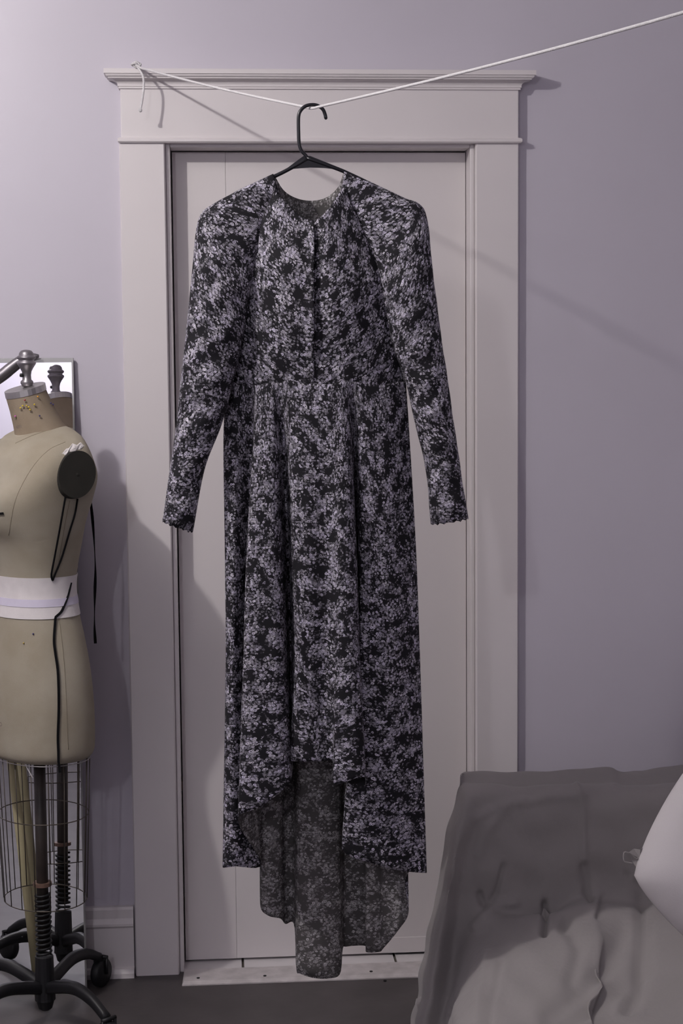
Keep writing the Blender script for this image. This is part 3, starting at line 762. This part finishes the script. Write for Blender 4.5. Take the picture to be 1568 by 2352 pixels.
# wrinkles: displaced along the normal by long soft folds and tucks at the crease
du = np.gradient(B, axis=1); dv = np.gradient(B, axis=0); Nn = np.cross(dv, du); Nn /= np.linalg.norm(Nn, axis=2, keepdims=True)+1e-9
Nn *= np.sign(Nn[:, :, 2:3]*.5-Nn[:, :, 1:2]+1e-6)
def pxy(P):
    d = P-C; w = d@FW; return PW/2+FPX*(d@RT)/w, PH/2-FPX*(d@UP)/w
def seg_dist(x, y, pts):
    b = np.full(x.shape, 1e9)
    for (x0, y0), (x1, y1) in zip(pts[:-1], pts[1:]):
        t = np.clip(((x-x0)*(x1-x0)+(y-y0)*(y1-y0))/((x1-x0)**2+(y1-y0)**2), 0, 1)
        b = np.minimum(b, np.hypot(x-x0-t*(x1-x0), y-y0-t*(y1-y0)))
    return b
X_, Y_ = pxy(B)
disp = .0035*np.sin(X_*.021+Y_*.045+1)*np.sin(Y_*.017-X_*.012)+.0022*np.sin(X_*.05-Y_*.06)*np.sin(X_*.013+2)
for pts, wdt, amp in (([(1250, 2076), (1252, 2098), (1248, 2140)], 7, -.014), ([(1325, 1805), (1340, 1860), (1342, 2035)], 7, .005), ([(1340, 1990), (1347, 2048), (1356, 2060)], 9, -.012),
                      ([(1156, 1990), (1140, 2050), (1130, 2066)], 7, -.007), ([(1102, 2055), (1112, 2078)], 8, -.009), ([(1472, 2030), (1476, 2150), (1468, 2260), (1440, 2320)], 12, -.014),
                      ([(1430, 2130), (1400, 2210), (1340, 2270), (1260, 2330)], 22, -.009), ([(1300, 2120), (1330, 2180), (1310, 2250)], 16, -.006), ([(1470, 2240), (1380, 2300), (1300, 2352)], 20, -.008),
                      ([(1120, 2190), (1100, 2280), (1096, 2352)], 9, .004), ([(1150, 2210), (1128, 2300), (1122, 2352)], 8, -.004), ([(1200, 1845), (1260, 1830), (1340, 1826)], 12, .006),
                      ([(1090, 1880), (1150, 1850), (1200, 1836)], 12, .005), ([(1160, 1860), (1120, 1900), (1100, 1960)], 14, .005), ([(1090, 2130), (1140, 2080), (1180, 2075)], 12, .007), ([(1300, 2105), (1290, 2130)], 9, -.006),
                      ([(1385, 2065), (1376, 2100)], 8, -.006), ([(1440, 2010), (1452, 2040)], 8, -.006)):
    disp += 1.35*amp*np.exp(-(seg_dist(X_, Y_, pts)/wdt)**2)
B = B+Nn*disp[:, :, None]
so = mesh('sheet_cover', B.reshape(-1, 3), grid_faces(NR, NC), M_SLIP, sofa, True, None, .002, -1)
MB().box(.90, XE, -1.9, -.75, .06, .26).box(.84, XE, -.50, -.42, .06, .48).build('frame', M_WOODP, sofa)
# pillow
pil = empty('throw_pillow', at(1698, 2150, -1.1), 'plump off-white throw pillow with a tied corner on the draped sofa', 'pillow')
pcx = at(1698, 1995, -1.1)
e1 = np.array([.97, .10, .0]); e1 /= np.linalg.norm(e1); e2 = np.array([.05, .28, .95]); e2 -= e1*(e1@e2); e2 /= np.linalg.norm(e2); e3 = np.cross(e1, e2)
V = []; nP, nR = 64, 16
for side in (1, -1):
    for i in range(nR):
        rho = math.sin(i/(nR-1)*math.pi/2)
        for k in range(nP):
            ph = 2*math.pi*k/nP; cs, sn = math.cos(ph), math.sin(ph); R_ = 1/(abs(cs)**1.25+abs(sn)**1.25)**(1/1.25)
            thk = .085*side*max(0, 1-rho**2.6)**.6*(1+.06*math.sin(3*ph+rho*5))
            V.append(pcx+e1*cs*R_*rho*.205+e2*sn*R_*rho*(.262 if sn > 0 else .205)+e3*thk)
nF = grid_faces(nR, nP, True); F = nF+[tuple(nR*nP+q for q in f[::-1]) for f in nF]
po = mesh('cushion', V, F, M_PIL, pil, True)
bm = bmesh.new(); bm.from_mesh(po.data); bmesh.ops.remove_doubles(bm, verts=bm.verts, dist=.0004); bmesh.ops.recalc_face_normals(bm, faces=bm.faces); bm.to_mesh(po.data); bm.free()
tie = MB(); tY = -1.1
fan = [(1474, 2004), (1460, 1992), (1450, 1976), (1443, 1958), (1455, 1949), (1470, 1951), (1482, 1944), (1496, 1942), (1488, 1958), (1484, 1976)]
fz = [0, .004, -.003, .006, -.002, .006, -.003, .005, 0, .003]
nf = len(fan); V = [at(x, y, tY-.004-d) for (x, y), d in zip(fan, fz)]+[at(x, y, tY+.004-d) for (x, y), d in zip(fan, fz)]+[at(1469, 1972, tY-.008), at(1469, 1972, tY+.006)]
F = []
for i in range(nf):
    j_ = (i+1) % nf; F += [(i, j_, 2*nf), (nf+j_, nf+i, 2*nf+1), (i, nf+i, nf+j_, j_)]
tie.add(V, F)
for pts in ([(1446, 1960), (1433, 1958), (1434, 1978), (1452, 1983)], [(1450, 1962), (1462, 1972), (1476, 1962), (1492, 1946)]):
    tie.tube(crom([at(x, y, tY-.008) for x, y in pts], 14), .0014, 8)
tie.build('corner_tie', M_SLIP, pil, False)
